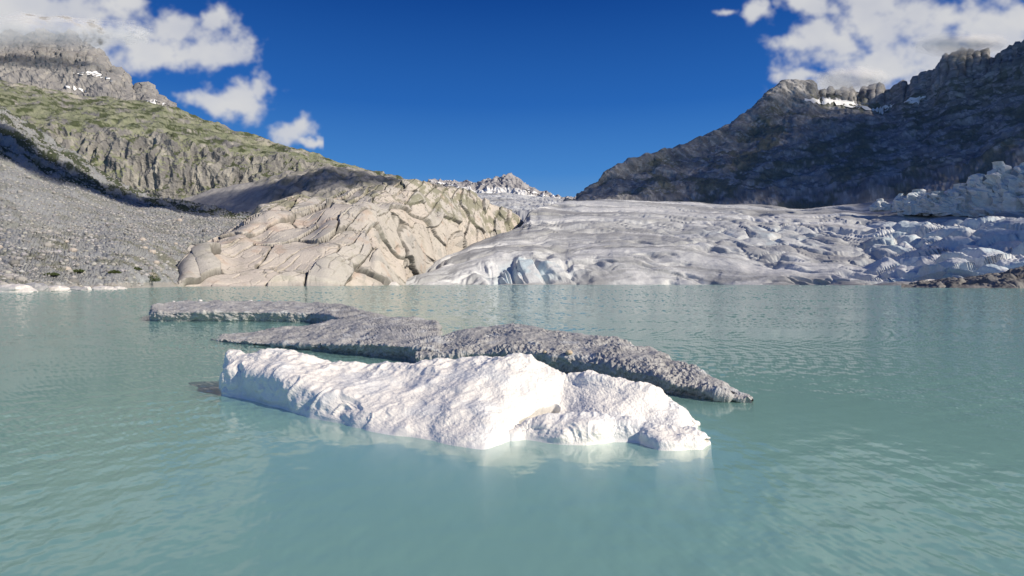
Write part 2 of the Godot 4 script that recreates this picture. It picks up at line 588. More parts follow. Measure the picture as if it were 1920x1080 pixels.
# a strip of old snow laid on a land sheet along a line of pixels
func snow_patch(s: Sheet, line: Array, half: float, parent: Node3D) -> void:
	var st := SurfaceTool.new()
	st.begin(Mesh.PRIMITIVE_TRIANGLES)
	st.set_color(SNOW)
	st.set_smooth_group(0)
	var wob := noise("snow_wob", 0.06, 3, "fbm", 61)
	var grid := []
	var nseg := 26
	var nx := 7
	for a in nseg + 1:
		var t := float(a) / nseg * (line.size() - 1)
		var k := mini(int(t), line.size() - 2)
		var cx := lerpf(line[k][0], line[k + 1][0], t - k)
		var cy := lerpf(line[k][1], line[k + 1][1], t - k)
		var wd := half * (0.25 + 1.1 * sin(PI * a / nseg)) * (1.0 + 1.6 * wob.get_noise_2d(cx * 3.0, cy * 3.0))
		var rowp := []
		for b in nx:
			rowp.append(on_sheet(s, cx, cy + (float(b) / (nx - 1) * 2.0 - 1.0) * maxf(wd, 0.4)))
		grid.append(rowp)
	for a in nseg:
		for b in nx - 1:
			for v in [grid[a][b], grid[a + 1][b], grid[a][b + 1], grid[a + 1][b], grid[a + 1][b + 1], grid[a][b + 1]]:
				st.set_color(SNOW)
				st.add_vertex(v)
	st.generate_normals()
	if not M.has("snow"):
		M.snow = mat("snow", 0.7, tex(0.03, 3, Color(0.93, 0.93, 0.94), Color.WHITE, 17), null, 40.0, 0.0)
	solid("snow_patch", st.commit(), M.snow, parent)

# the sheet's point nearest the camera that is seen at a pixel, lifted a little off it
func on_sheet(s: Sheet, px: float, py: float) -> Vector3:
	var i := clampi(int(round((px - s.su[0]) / (s.su[s.nu - 1] - s.su[0]) * (s.nu - 1))), 0, s.nu - 1)
	var best := 1e9
	var got := Vector3.ZERO
	for j in s.nv:
		var p := s.pos[j * s.nu + i]
		var y := HY + (EYE - p.y) / -p.z * F
		var e := absf(y - py) - p.z * 0.0006
		if e < best:
			best = e
			got = p + s.nrm[j * s.nu + i] * (-p.z * 0.0012)
	return got

# jointed slabs: distance to the nearest joint, distance to the slab's middle, the slab's own step, its tilt
func slabs(a: Vector2, seed_: int) -> PackedFloat32Array:
	var cx := int(floor(a.x))
	var cy := int(floor(a.y))
	var f1 := 9.0
	var f2 := 9.0
	var id := 0
	var off := Vector2.ZERO
	for j in range(cy - 1, cy + 2):
		for i in range(cx - 1, cx + 2):
			var h := hash_at(i, j, seed_)
			var q := Vector2(i + 0.1 + 0.8 * (h & 255) / 255.0, j + 0.1 + 0.8 * ((h >> 8) & 255) / 255.0) - a
			var e := 0.45 * q.length() + 0.55 * maxf(absf(q.x), absf(q.y))
			if e < f1:
				f2 = f1; f1 = e; id = h; off = q
			elif e < f2: f2 = e
	var r1 := ((id >> 16) & 255) / 127.5 - 1.0
	var r2 := ((id >> 4) & 255) / 127.5 - 1.0
	var r3 := ((id >> 12) & 255) / 127.5 - 1.0
	return PackedFloat32Array([f2 - f1, f1, r1, -(off.x * r2 + off.y * r3)])

func hash_at(i: int, j: int, seed_: int) -> int:
	var h := (i * 374761393 + j * 668265263 + seed_ * 974634341) & 0x7fffffff
	h = ((h ^ (h >> 13)) * 1274126177) & 0x7fffffff
	return h ^ (h >> 16)

# ------------------------------------------------------------------ the ice-polished granite hill
func make_hill() -> void:
	var rows := [
		[lev(320, 270, -5), lev(380, 300, -5), lev(600, 350, -5), lev(720, 400, -5), lev(800, 640, -5), lev(900, 800, -5), lev(1010, 930, -5)],
		[lev(320, 300), lev(380, 330), lev(600, 375), lev(720, 430), lev(800, 690), lev(900, 840), lev(1010, 960)],
		[[320, 548, 330], [350, 512, 345], [380, 492, 360], [450, 488, 390], [600, 475, 420], [700, 470, 460], [760, 478, 590], [820, 492, 740], [900, 505, 860], [1010, 530, 970]],
		[[320, 548, 380], [350, 500, 390], [380, 470, 400], [440, 438, 430], [500, 412, 470], [600, 398, 510], [680, 385, 540], [730, 388, 590], [780, 410, 680], [830, 437, 770], [880, 464, 840], [940, 490, 900], [1010, 528, 980]],
		[[320, 548, 470], [350, 498, 480], [400, 452, 500], [450, 430, 520], [490, 397, 540], [600, 384, 600], [700, 378, 640], [760, 385, 700], [820, 405, 790], [870, 425, 850], [930, 445, 910], [1010, 470, 990]],
		[[320, 548, 520], [350, 500, 530], [400, 455, 540], [450, 427, 570], [490, 396, 600], [530, 390, 640], [600, 380, 690], [640, 362, 720], [680, 348, 750], [720, 341, 780], [760, 340, 810], [800, 345, 850], [850, 353, 890], [900, 369, 930], [940, 390, 960], [975, 408, 990], [1010, 425, 1010]],
		[[320, 560, 650], [600, 450, 800], [760, 420, 950], [1010, 480, 1150]],
	]
	var warp := noise("hill_warp", 0.02, 3, "fbm", 81)
	var fine := noise("hill_fine", 0.11, 4, "fbm", 84, 0.55)
	var roll := noise("hill_roll", 0.011, 2, "fbm", 86, 0.4)
	var stain := noise("hill_stain", 0.014, 5, "fbm", 85, 0.6)
	var flat := func(p: Vector3) -> Vector2:
		var w := warp.get_noise_3dv(p)
		# joints dip to the left on the left of the hill and stand upright in its middle
		var lean := clampf((p.x + 60.0) / 200.0, -0.8, 0.6) * -0.75
		var up := p.y * 1.15 - p.z * 0.45
		return Vector2(p.x - up * lean + w * 6.0, up * 0.62 + w * 4.0 + 0.25 * p.x)
	var s := sheet_land(rows, 320, 1010, 600, [3, 66, 72, 50, 56, 6])
	var kept := []          # the slabs of each point, for its colour
	var at := [0]
	finish(s, func(p, _n, x, v):
		var k := ss(0.9, 1.1, v)
		var a: Vector2 = flat.call(p)
		var big := slabs(a / 33.0, 5)
		var small := slabs(a / 9.5 + Vector2(31, 7), 9)
		var split := ss(-0.25, 0.3, warp.get_noise_3dv(p * 1.7 + Vector3(0, 0, 77)))
		kept.append([minf(big[0], small[0] * lerpf(3.0, 1.0, split) + 0.03), big[2], small[2]])
		# long joints run up the slope
		var j1 := absf(fposmod(a.x / 21.0 + 0.3 * warp.get_noise_3dv(p * 0.8), 1.0) - 0.5) * 2.0
		var gap: float = ss(0.04, 0.22, warp.get_noise_3dv(p * 1.3 + Vector3(0, 55, 0)))
		kept[-1][0] = minf(kept[-1][0], j1 + 0.02 + (1.0 - gap) * 0.2)
		var d := big[2] * 2.8 + big[3] * 3.6 - 4.6 * (1.0 - ss(0.0, 0.055, big[0]))
		d -= 2.2 * (1.0 - ss(0.0, 0.10, j1)) * gap
		d += (small[2] * 0.7 + small[3] * 0.7 - 1.0 * (1.0 - ss(0.0, 0.08, small[0]))) * split * 0.7
		d += fine.get_noise_3dv(p) * 0.15 + roll.get_noise_3dv(p) * 9.0
		return d * k,
	func(p, n, x, v):
		var q = kept[at[0]]
		at[0] += 1
		var c := mixc(Color(0.57, 0.525, 0.48), Color(0.49, 0.475, 0.45), 0.5 + 0.6 * q[1])
		c = mixc(c, Color(0.48, 0.385, 0.325), ss(0.2, 0.5, stain.get_noise_3dv(p * 2.0)) * 0.7)
		c = mixc(c, Color(0.36, 0.355, 0.345), ss(0.3, 0.7, q[2]) * ss(-0.1, 0.2, stain.get_noise_3dv(p * 1.3 + Vector3(40, 0, 9))) * 0.7)
		# lichen and grass sit in the joints and over the weathered top
		var high := ss(3.5, 4.5, v + 0.9 * stain.get_noise_3dv(p * 2.4))
		var joint: float = 1.0 - ss(0.02, 0.09, q[0] + 0.10 * fine.get_noise_3dv(p))
		c = mixc(c, Color(0.10, 0.098, 0.088), joint * (0.65 + 0.3 * high))
		var g := stain.get_noise_3dv(p * 3.1 + Vector3(5, 80, 0)) + 0.4 * fine.get_noise_3dv(p)
		c = mixc(c, Color(0.23, 0.235, 0.17), ss(0.0, 0.12, g + 0.22 * high - 0.2) * (0.2 + 0.6 * high))
		return c)
	tag(solid("rock_hill", sheet_mesh(s), M.rock), "pale ice-polished granite hill of jointed slabs beside the glacier", "rock hill", "", "structure")

# ------------------------------------------------------------------ glacier
func make_glacier() -> void:
	var rows := [
		[lev(690, 480, -5), lev(760, 520, -5), lev(900, 560, -5), lev(1100, 590, -5), lev(1300, 580, -5), lev(1500, 530, -5), lev(1700, 440, -5), lev(1900, 360, -5), lev(2120, 320, -5)],
		[lev(690, 500), lev(760, 545), lev(900, 590), lev(1100, 620), lev(1300, 610), lev(1500, 560), lev(1700, 465), lev(1900, 380), lev(2120, 340)],
		[[690, 534, 520], [760, 528, 570], [850, 512, 620], [930, 488, 640], [1000, 484, 650], [1060, 500, 660], [1150, 486, 680], [1300, 482, 680], [1400, 494, 650], [1500, 505, 610], [1600, 515, 560], [1700, 505, 520], [1800, 482, 470], [1900, 478, 440], [2120, 470, 420]],
		[[690, 534, 560], [760, 525, 600], [820, 500, 660], [880, 472, 720], [930, 455, 760], [1000, 446, 800], [1100, 440, 830], [1300, 430, 850], [1400, 432, 820], [1500, 440, 780], [1600, 448, 740], [1700, 440, 700], [1800, 430, 640], [1900, 424, 600], [2120, 410, 560]],
		[[690, 534, 600], [760, 524, 640], [820, 494, 700], [880, 464, 770], [930, 445, 840], [975, 426, 900], [992, 405, 950], [1010, 396, 990], [1060, 388, 1050], [1130, 384, 1080], [1300, 386, 1100], [1400, 391, 1060], [1500, 398, 1000], [1600, 398, 940], [1700, 402, 870], [1800, 404, 800], [1900, 400, 740], [2120, 390, 700]],
		[[690, 535, 640], [760, 523, 680], [820, 492, 740], [880, 462, 820], [930, 443, 900], [975, 424, 960], [992, 402, 1010], [1010, 392, 1060], [1060, 381, 1150], [1130, 378, 1200], [1200, 378, 1230], [1300, 380, 1230], [1400, 384, 1180], [1500, 391, 1120], [1600, 384, 1040], [1650, 376, 990], [1700, 368, 950], [1800, 356, 880], [1900, 338, 820], [2120, 300, 780]],
		[[690, 560, 700], [1010, 440, 1250], [1300, 400, 1500], [1600, 420, 1250], [2120, 380, 950]],
	]
	var swell := noise("ice_swell", 0.006, 3, "fbm", 91)
	var crev := noise("ice_crev", 0.013, 4, "ridged", 92, 0.5)
	var broke := noise("ice_broken", 0.03, 1, "crack", 93)
	var brokv := noise("ice_brokenv", 0.03, 1, "cell", 93)
	var rag := noise("ice_rag", 0.045, 4, "fbm", 94, 0.55)
	var dirt := noise("ice_dirt", 0.010, 5, "fbm", 95, 0.6)
	# crevasses and bands arc across the tongue, round its snout
	var flow := func(p: Vector3) -> Vector3:
		var t := atan2(p.x - 110.0, -p.z - 380.0)
		var r := Vector2(p.x - 110.0, (p.z + 380.0) * 0.8).length()
		return Vector3(r * 1.25 + 22.0 * swell.get_noise_3dv(p * 1.5), p.y * 0.4, t * 110.0)
	var s := sheet_land(rows, 690, 2120, 900, [3, 60, 70, 60, 46, 5])
	var break_at := func(p: Vector3, x: float, v: float) -> float:
		# the front has broken by the calving notch and towards the right
		var b := 0.0
		b += 0.9 * ss(1550, 1720, x) * ss(1.1, 1.5, v) * (1.0 - ss(3.4, 4.0, v))
		b += 0.55 * exp(-pow((x - 1420.0) / 160.0, 2.0)) * exp(-pow((v - 2.9) / 0.55, 2.0))
		return clampf(b + 0.3 * swell.get_noise_3dv(p * 3.0), 0.0, 1.0)
	finish(s, func(p, _n, x, v):
		var k := ss(0.9, 1.15, v) * ss(690, 800, x)
		var f: Vector3 = flow.call(p)
		var b: float = break_at.call(p, x, v)
		var c := crev.get_noise_3dv(f)
		var d := swell.get_noise_3dv(p) * 5.0 - 7.0 * ss(0.4, 0.8, c) * (0.7 + b) + rag.get_noise_3d(f.x * 0.8, p.y * 0.5, f.z * 0.45) * 1.7 + rag.get_noise_3dv(p * 1.3) * 0.7
		var e := broke.get_noise_3d(p.x * 1.1, p.y * 0.6, p.z * 0.7) + 1.0
		d += b * (brokv.get_noise_3d(p.x * 1.1, p.y * 0.6, p.z * 0.7) * 5.5 - 8.0 * (1.0 - ss(0.0, 0.4, e)) + rag.get_noise_3dv(p) * 3.0)
		# clefts where the front calves
		var calve: float = exp(-pow((x - 985.0) / 80.0, 2.0)) * ss(1.0, 1.2, v) * (1.0 - ss(2.0, 2.4, v))
		d -= calve * 13.0 * ss(0.1, 0.7, crev.get_noise_3d(p.x * 2.0 + p.y * 0.8, p.y * 0.25, p.z * 0.4))
		return d * k,
	func(p, _n, x, v):
		var f: Vector3 = flow.call(p)
		var b: float = break_at.call(p, x, v) + 0.8 * exp(-pow((x - 985.0) / 80.0, 2.0)) * ss(1.0, 1.2, v) * (1.0 - ss(2.0, 2.4, v))
		var dn := dirt.get_noise_3d(f.x * 1.1, p.y * 0.4, f.z * 0.3) + 0.45 * rag.get_noise_3d(f.x * 1.2, p.y * 0.4, f.z * 0.5)
		var c := mixc(Color(0.57, 0.595, 0.62), ICE_DIRTY, ss(-0.35, 0.15, dn))
		c = mixc(c, Color(0.33, 0.335, 0.35), ss(0.18, 0.42, dn) * 0.7)
		# bands of clean, bubbly ice
		c = mixc(c, Color(0.70, 0.72, 0.74), ss(0.35, 0.6, crev.get_noise_3dv(f * 1.3 + Vector3(300, 0, 0))) * ss(-0.3, 0.1, -dn) * 0.75)
		c = mixc(c, ICE_CLEAN, b * 0.75)
		c = mixc(c, ICE_BLUE, ss(0.25, 0.8, b) * ss(-0.1, 0.25, swell.get_noise_3dv(p * 5.0 + Vector3(0, 9, 0))) * 0.4)
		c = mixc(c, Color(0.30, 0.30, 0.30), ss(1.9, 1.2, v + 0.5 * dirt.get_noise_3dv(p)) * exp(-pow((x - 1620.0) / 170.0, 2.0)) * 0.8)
		return c)
	var gl := solid("glacier", sheet_mesh(s), M.glacier)
	glacier_node = gl
	tag(gl, "wide grey-white glacier tongue with crevasses sloping down into the lake", "glacier", "", "structure")

	# upper basin of the glacier behind the hill
	rows = [
		[[820, 470, 950], [1000, 440, 1050], [1140, 420, 1250]],
		[[820, 400, 1100], [900, 398, 1150], [1000, 396, 1200], [1140, 392, 1400]],
		[[820, 364, 2300], [870, 363, 2300], [940, 364, 2300], [1000, 368, 2300], [1050, 374, 2400], [1140, 377, 2600]],
		[[820, 400, 2800], [1140, 400, 3000]],
	]
	s = sheet_land(rows, 820, 1140, 260, [4, 90, 4])
	finish(s, func(p, _n, _x, v):
		var k := 1.0 - 0.8 * ss(1.8, 2.0, v)
		return k * (swell.get_noise_3dv(p) * 10.0 - 7.0 * ss(0.1, 0.7, crev.get_noise_3d(p.x * 0.6, p.y, p.z * 1.3)) + rag.get_noise_3dv(p) * 3.0),
	func(p, _n, _x, _v):
		return mixc(ICE_CLEAN, ICE_DIRTY, 0.6 + dirt.get_noise_3d(p.x * 0.6, p.y, p.z * 1.4)))
	tag(solid("glacier_upper_basin", sheet_mesh(s), M.glacier), "distant snowy upper glacier basin between the hill and the far peak", "glacier", "", "structure")

	# far peak
	rows = [
		[[770, 400, 3600], [1110, 400, 3600]],
		[[770, 368, 3900], [880, 366, 3900], [1000, 372, 3900], [1110, 386, 3900]],
		[[770, 352, 4500], [800, 347, 4500], [815, 339, 4500], [850, 346, 4450], [870, 345, 4450], [882, 347, 4450], [895, 350, 4400], [915, 339, 4400], [940, 337, 4400], [955, 331, 4400], [970, 337, 4400], [985, 352, 4350], [1010, 362, 4300], [1040, 374, 4300], [1080, 379, 4300], [1110, 384, 4300]],
		[[770, 400, 5200], [1110, 400, 5200]],
	]
	var ridge := noise("far_ridge", 0.006, 5, "ridged", 97, 0.55)
	s = sheet_land(rows, 770, 1110, 300, [4, 60, 4])
	finish(s, func(p, _n, _x, v):
		return ridge.get_noise_3d(p.x * 1.4, p.y * 0.5, p.z * 0.6) * 40.0 * (1.0 - 0.75 * ss(1.75, 2.0, v)),
	func(p, n, x, v):
		var c := mixc(Color(0.46, 0.45, 0.46), Color(0.33, 0.33, 0.35), 0.5 + ridge.get_noise_3dv(p * 2.0))
		c = mixc(c, SNOW, ss(0.70, 0.80, 0.35 * ridge.get_noise_3dv(p * 1.2) + n.y * 0.6 + (0.3 if v < 1.3 else 0.0)))
		return c)
	var fp := solid("mountain_far", sheet_mesh(s), M.far_rock)
	tag(fp, "small jagged far peak with snow rising behind the glacier", "mountain", "", "structure")
	for q in [[[815, 342], [835, 346], [858, 350]], [[980, 355], [1005, 363], [1036, 375]], [[890, 364], [905, 363], [930, 364]]]:
		snow_patch(s, q, 1.6, fp)

# ------------------------------------------------------------------ right: mountain and shore rock
func make_right_side() -> void:
	var rows := [
		[[1040, 420, 1240], [1300, 430, 1260], [1500, 440, 1180], [1650, 430, 1080], [1800, 410, 1000], [1930, 380, 950], [2140, 350, 920]],
		[[1040, 395, 1290], [1140, 375, 1310], [1300, 360, 1330], [1500, 360, 1270], [1650, 340, 1180], [1800, 310, 1100], [1930, 270, 1040], [2140, 230, 1000]],
		[[1040, 392, 1340], [1090, 372, 1370], [1140, 345, 1400], [1230, 318, 1440], [1330, 290, 1500], [1420, 255, 1560], [1490, 210, 1620], [1560, 205, 1640], [1650, 215, 1600], [1720, 215, 1500], [1800, 195, 1400], [1930, 165, 1280], [2140, 110, 1240]],
		[[1040, 392, 1360], [1080, 376, 1380], [1110, 351, 1400], [1140, 326, 1430], [1180, 303, 1460], [1230, 290, 1500], [1280, 273, 1550], [1330, 255, 1600], [1370, 236, 1640], [1410, 206, 1680], [1440, 176, 1700], [1468, 155, 1700], [1490, 153, 1700], [1520, 158, 1710], [1535, 178, 1780], [1560, 172, 1800], [1585, 172, 1800], [1605, 184, 1800], [1625, 172, 1780], [1650, 164, 1760], [1666, 180, 1740], [1690, 153, 1700], [1703, 166, 1680], [1740, 130, 1640], [1752, 137, 1620], [1772, 108, 1600], [1800, 98, 1580], [1840, 102, 1540], [1862, 115, 1510], [1885, 100, 1480], [1925, 80, 1430], [2000, 40, 1400], [2140, 0, 1380]],
		[[1040, 440, 1600], [1300, 330, 1900], [1480, 260, 2000], [1650, 260, 2100], [1930, 180, 1800], [2140, 100, 1700]],
	]
	var ridge := noise("right_ridge", 0.006, 5, "ridged", 101, 0.55)
	var lumps := noise("right_lumps", 0.018, 5, "fbm", 102, 0.6)
	var rib := noise("right_rib", 0.015, 4, "ridged", 103, 0.5)
	var veg := noise("right_veg", 0.010, 5, "fbm", 104, 0.6)
	# pinnacles along the crest
	var rs := RandomNumberGenerator.new()
	rs.seed = 19
	var crest := []
	var x := 1537.0
	while x < 2140.0:
		var a := along(rows[3], x)
		crest.append([x, a.x + rs.randf_range(1, 6), a.y])
		x += rs.randf_range(4, 9)
		a = along(rows[3], x)
		crest.append([x, a.x - pow(rs.randf(), 1.6) * 13.0, a.y - 6.0])
		x += rs.randf_range(3, 8)
	var low: Array = rows[3].filter(func(q): return q[0] < 1536.0)
	rows[3] = low + crest
	var s := sheet_land(rows, 1040, 2140, 860, [20, 100, 110, 5])
	finish(s, func(p, _n, x, v):
		var edge := 1.0 - 0.7 * ss(2.75, 3.0, v)
		# ribs slope down to the left
		var r := rib.get_noise_3d(p.x * 0.8 + p.y * 0.75, p.y * 0.3 - p.x * 0.2, p.z)
		return edge * (ridge.get_noise_3d(p.x, p.y * 0.7, p.z) * 11.0 + r * 7.0 + lumps.get_noise_3dv(p) * 4.5),
	func(p, n, x, v):
		var c := mixc(Color(0.31, 0.315, 0.33), Color(0.17, 0.175, 0.19), 0.5 + 1.2 * lumps.get_noise_3dv(p * 1.6))
		c = mixc(c, Color(0.48, 0.48, 0.49), ss(0.15, 0.38, lumps.get_noise_3dv(p * 2.7 + Vector3(3, 3, 3))) * 0.8)
		c = mixc(c, Color(0.50, 0.50, 0.51), ss(0.3, 0.75, rib.get_noise_3d(p.x * 1.7 + p.y * 1.6, p.y * 0.5 - p.x * 0.4, p.z * 1.5)) * ss(-0.1, 0.25, veg.get_noise_3dv(p * 1.5 + Vector3(70, 0, 0))) * 0.7)
		var g: float = veg.get_noise_3dv(p) + 0.3 * lumps.get_noise_3dv(p * 2.0) + (n.y - 0.55) * 0.5
		c = mixc(c, Color(0.13, 0.145, 0.10), ss(0.06, 0.2, g) * (0.7 if v < 2.4 else 0.3))
		return c)
	var rm := solid("mountain_right", sheet_mesh(s), M.right_rock)
	tag(rm, "dark shaded mountain with a jagged ridge rising behind the glacier", "mountain", "", "structure")
	for q in [[[1503, 188], [1530, 190], [1560, 190], [1600, 197], [1632, 207]], [[1632, 207], [1655, 207], [1680, 196]], [[1700, 192], [1720, 188], [1735, 182]]]:
		snow_patch(s, q, 4.2, rm)

	rows = [
		[lev(1690, 235, -4), lev(1800, 215, -4), lev(1930, 200, -4), lev(2150, 190, -4)],
		[lev(1690, 265), lev(1800, 240), lev(1930, 224), lev(2150, 212)],
		[[1690, 540, 300], [1740, 534, 285], [1800, 529, 275], [1850, 524, 265], [1930, 514, 260], [2150, 480, 250]],
		[[1690, 541, 330], [1740, 533, 320], [1780, 527, 310], [1850, 518, 305], [1900, 509, 300], [1930, 500, 300], [2150, 470, 290]],
		[[1690, 560, 380], [2150, 520, 340]],
	]
	var c2 := noise("shore_c2", 0.11, 1, "crack", 111)
	var v2 := noise("shore_v2", 0.11, 1, "cell", 111)
	var fine := noise("shore_fine", 0.12, 4, "fbm", 112, 0.55)
	s = sheet_land(rows, 1690, 2150, 300, [3, 44, 34, 4])
	finish(s, func(p, _n, _x, v):
		var k := ss(0.9, 1.1, v)
		var a := Vector3(p.x * 0.6 + p.y * 0.5, p.y * 1.5 - p.x * 0.2, p.z * 0.5)
		return k * (v2.get_noise_3dv(a) * 1.5 - 1.6 * (1.0 - ss(0.02, 0.2, c2.get_noise_3dv(a) + 1.0)) + fine.get_noise_3dv(p) * 2.0),
	func(p, _n, _x, _v):
		return mixc(Color(0.27, 0.27, 0.265), Color(0.12, 0.12, 0.125), 0.45 + 1.1 * fine.get_noise_3dv(p * 0.7)))
	tag(solid("shore_rock", sheet_mesh(s), M.rock), "low grey bedrock ledges on the shore below the shaded ice", "rock", "", "structure")

# ------------------------------------------------------------------ icebergs
func berg_rows(sections: Array, back: float, foot: float, steep_to: float) -> Array:
	# a section: front waterline [px, py], crest [px, py, depth]; rows run from the foot under water over the crest to the back
	var rows := [[], [], [], [], [], [], [], []]
	var n := sections.size()
	for k in n:
		var q = sections[k]
		var f := G(q[0], q[1])
		var t := W(q[2], q[3], q[4])
		var away := Vector3(t.x - f.x, 0, t.z - f.z).normalized()
		if away.length() < 0.5: away = Vector3(0, 0, -1)
		var cap := 0.35 if k == 0 or k == n - 1 else 1.0
		var bk: float = back * cap
		var steep := 1.0 - ss(steep_to - 3.0, steep_to + 2.0, float(k))
		rows[0].append(f + away * 0.35 + Vector3(0, -1.3, 0))
		rows[1].append(f - away * foot * cap + Vector3(0, -0.70, 0))
		rows[2].append(f - away * foot * 0.35 * cap + Vector3(0, -0.17, 0))
		rows[3].append(f + Vector3(0, 0.03, 0))
		rows[4].append((f.lerp(t, 0.30) + Vector3(0, t.y * 0.14, 0)).lerp(f + away * 0.10 + Vector3(0, t.y * 0.68, 0), steep))
		rows[5].append((f.lerp(t, 0.68) + Vector3(0, t.y * 0.12, 0)).lerp(f.lerp(t, 0.45) * Vector3(1, 0, 1) + Vector3(0, t.y * 0.93, 0), steep))
		rows[6].append(t)
		var b := t + away * bk
		rows[7].append(Vector3(b.x, -0.3, b.z))
	return rows

func make_bergs() -> void:
	var berg := Node3D.new()
	put(berg, "iceberg")
	tag(berg, "clean white iceberg with bluish hollows floating in front of the gravel-grey ice", "iceberg")
	white_ice("ice_body", [
		[419, 737, 422, 705, 11.6], [424, 741, 430, 664, 11.9], [470, 750, 480, 669, 11.6], [530, 766, 535, 665, 11.4], [600, 785, 612, 682, 11.1], [690, 806, 692, 688, 10.7],
		[770, 818, 762, 690, 10.4], [840, 831, 830, 676, 10.2], [905, 840, 900, 676, 10.0], [950, 824, 955, 669, 9.8], [1000, 804, 1010, 680, 9.6], [1045, 800, 1062, 709, 9.5],
		[1085, 806, 1110, 706, 9.3], [1130, 815, 1160, 713, 9.1], [1180, 818, 1205, 722, 8.9], [1230, 820, 1252, 749, 8.75], [1275, 818, 1276, 758, 8.7], [1300, 806, 1300, 790, 8.6], [1308, 800, 1306, 797, 8.62]],
		0.9, 0.75, 5.0, 860, berg)
	white_ice("ice_ledge", [
		[952, 822, 962, 812, 8.1], [962, 824, 975, 806, 8.12], [990, 822, 998, 797, 8.12], [1050, 834, 1050, 785, 8.1], [1100, 834, 1105, 780, 8.05], [1150, 827, 1155, 785, 8.05], [1200, 830, 1205, 794, 7.95],
		[1236, 843, 1245, 807, 7.8], [1285, 843, 1288, 808, 7.75], [1320, 841, 1318, 814, 7.72], [1333, 832, 1330, 822, 7.7]],
		0.34, 0.5, 99.0, 420, berg)

	# the debris-covered floe: three slabs grown together
	var floe := Node3D.new()
	put(floe, "debris_iceberg")
	tag(floe, "long low grey iceberg covered in gravel lying behind the white one", "iceberg")
	debris([[283, 596, 286, 580, 35.0], [287, 602, 290, 573, 36.0], [330, 603, 330, 568, 40.0], [400, 603, 400, 566, 41.0], [470, 603, 470, 567, 41.0], [530, 604, 540, 568, 40.0], [580, 605, 600, 570, 38.0], [620, 612, 640, 573, 35.0], [660, 625, 680, 584, 31.0], [700, 640, 715, 592, 29.0], [740, 645, 750, 600, 27.0]], 1.0, 0.16, 360, floe)
	debris([[395, 637, 398, 632, 23.5], [420, 642, 425, 627, 23.8], [480, 648, 490, 622, 24.0], [560, 656, 570, 612, 25.0], [640, 665, 640, 600, 26.5], [700, 671, 700, 596, 26.0], [760, 678, 765, 597, 25.0], [800, 682, 800, 602, 24.0], [822, 684, 818, 606, 23.0], [829, 684, 825, 616, 22.0]], 0.8, 0.14, 420, floe)
	debris([[780, 684, 800, 640, 18.5], [830, 688, 840, 631, 18.0], [880, 690, 880, 619, 18.0], [940, 694, 930, 616, 17.5], [1000, 700, 1000, 617, 16.8], [1060, 707, 1060, 624, 16.0], [1120, 716, 1130, 635, 15.0], [1180, 728, 1190, 646, 14.2], [1230, 738, 1228, 655, 13.6], [1265, 744, 1262, 682, 12.4], [1310, 750, 1310, 695, 11.7], [1350, 755, 1350, 716, 11.2], [1390, 758, 1398, 738, 10.7], [1408, 757, 1411, 750, 10.4]], 0.7, 0.12, 640, floe)

func white_ice(called: String, sec: Array, back: float, foot: float, steep_to: float, nu: int, parent: Node3D) -> void:
	var lump := noise("berg_lump", 1.1, 3, "fbm", 121, 0.45)
	var hum := noise("berg_hummock", 0.7, 2, "ridged", 122, 0.45)
	var flute := noise("berg_flute", 1.6, 2, "ridged", 123, 0.4)
	var grain := noise("berg_grain", 9.0, 3, "fbm", 124, 0.6)
	var jag := noise("berg_jag", 2.6, 3, "ridged", 126, 0.5)
	var cryst := noise("berg_crystal", 30.0, 1, "lump", 125)
	var slot_a := Vector2(0.14, 0.09)      # the melt hollow behind the ledge, seen along z
	var slot_b := Vector2(0.62, 0.19)
	var s := sheet_berg(berg_rows(sec, back, foot, steep_to), nu, [6, 16, 12, 70, 76, 56, 22])
	finish(s, func(p, _n, u, v):
		var over := ss(2.6, 3.3, v)
		var d := lump.get_noise_3dv(p) * 0.075 + hum.get_noise_3d(p.x, p.y * 1.6, p.z * 1.2) * 0.045 * over
		d += flute.get_noise_3d(p.x * 0.9 + lump.get_noise_3dv(p) * 0.8, p.y * 0.25, p.z * 0.4) * 0.05 * (1.0 - ss(steep_to - 1.0, steep_to + 2.0, u)) * ss(2.8, 3.6, v) * (1.0 - ss(4.4, 5.2, v))
		var q := Vector2(p.x, p.y)
		var slot := Geometry2D.get_closest_point_to_segment(q, slot_a, slot_b).distance_to(q)
		if v < 5.5 and steep_to < 50.0: d -= 0.24 * (1.0 - ss(0.01, 0.065, slot + 0.02 * lump.get_noise_3dv(p * 3.0)))
		d += jag.get_noise_3dv(p) * lerpf(0.010, 0.045, ss(4.8, 6.0, v)) * over
		d += over * (grain.get_noise_3dv(p) * 0.009 - cryst.get_noise_3dv(p) * 0.009)
		return d,
	func(p, _n, _u, _v):
		var b := lump.get_noise_3d(p.x * 0.7 + 3.0, p.y * 2.2, p.z * 0.7) + 0.3 * grain.get_noise_3dv(p * 0.5)
		return mixc(Color(0.88, 0.86, 0.82), Color(0.80, 0.81, 0.81), ss(0.0, 0.4, b)))
	solid(called, sheet_mesh(s), M.ice, parent)

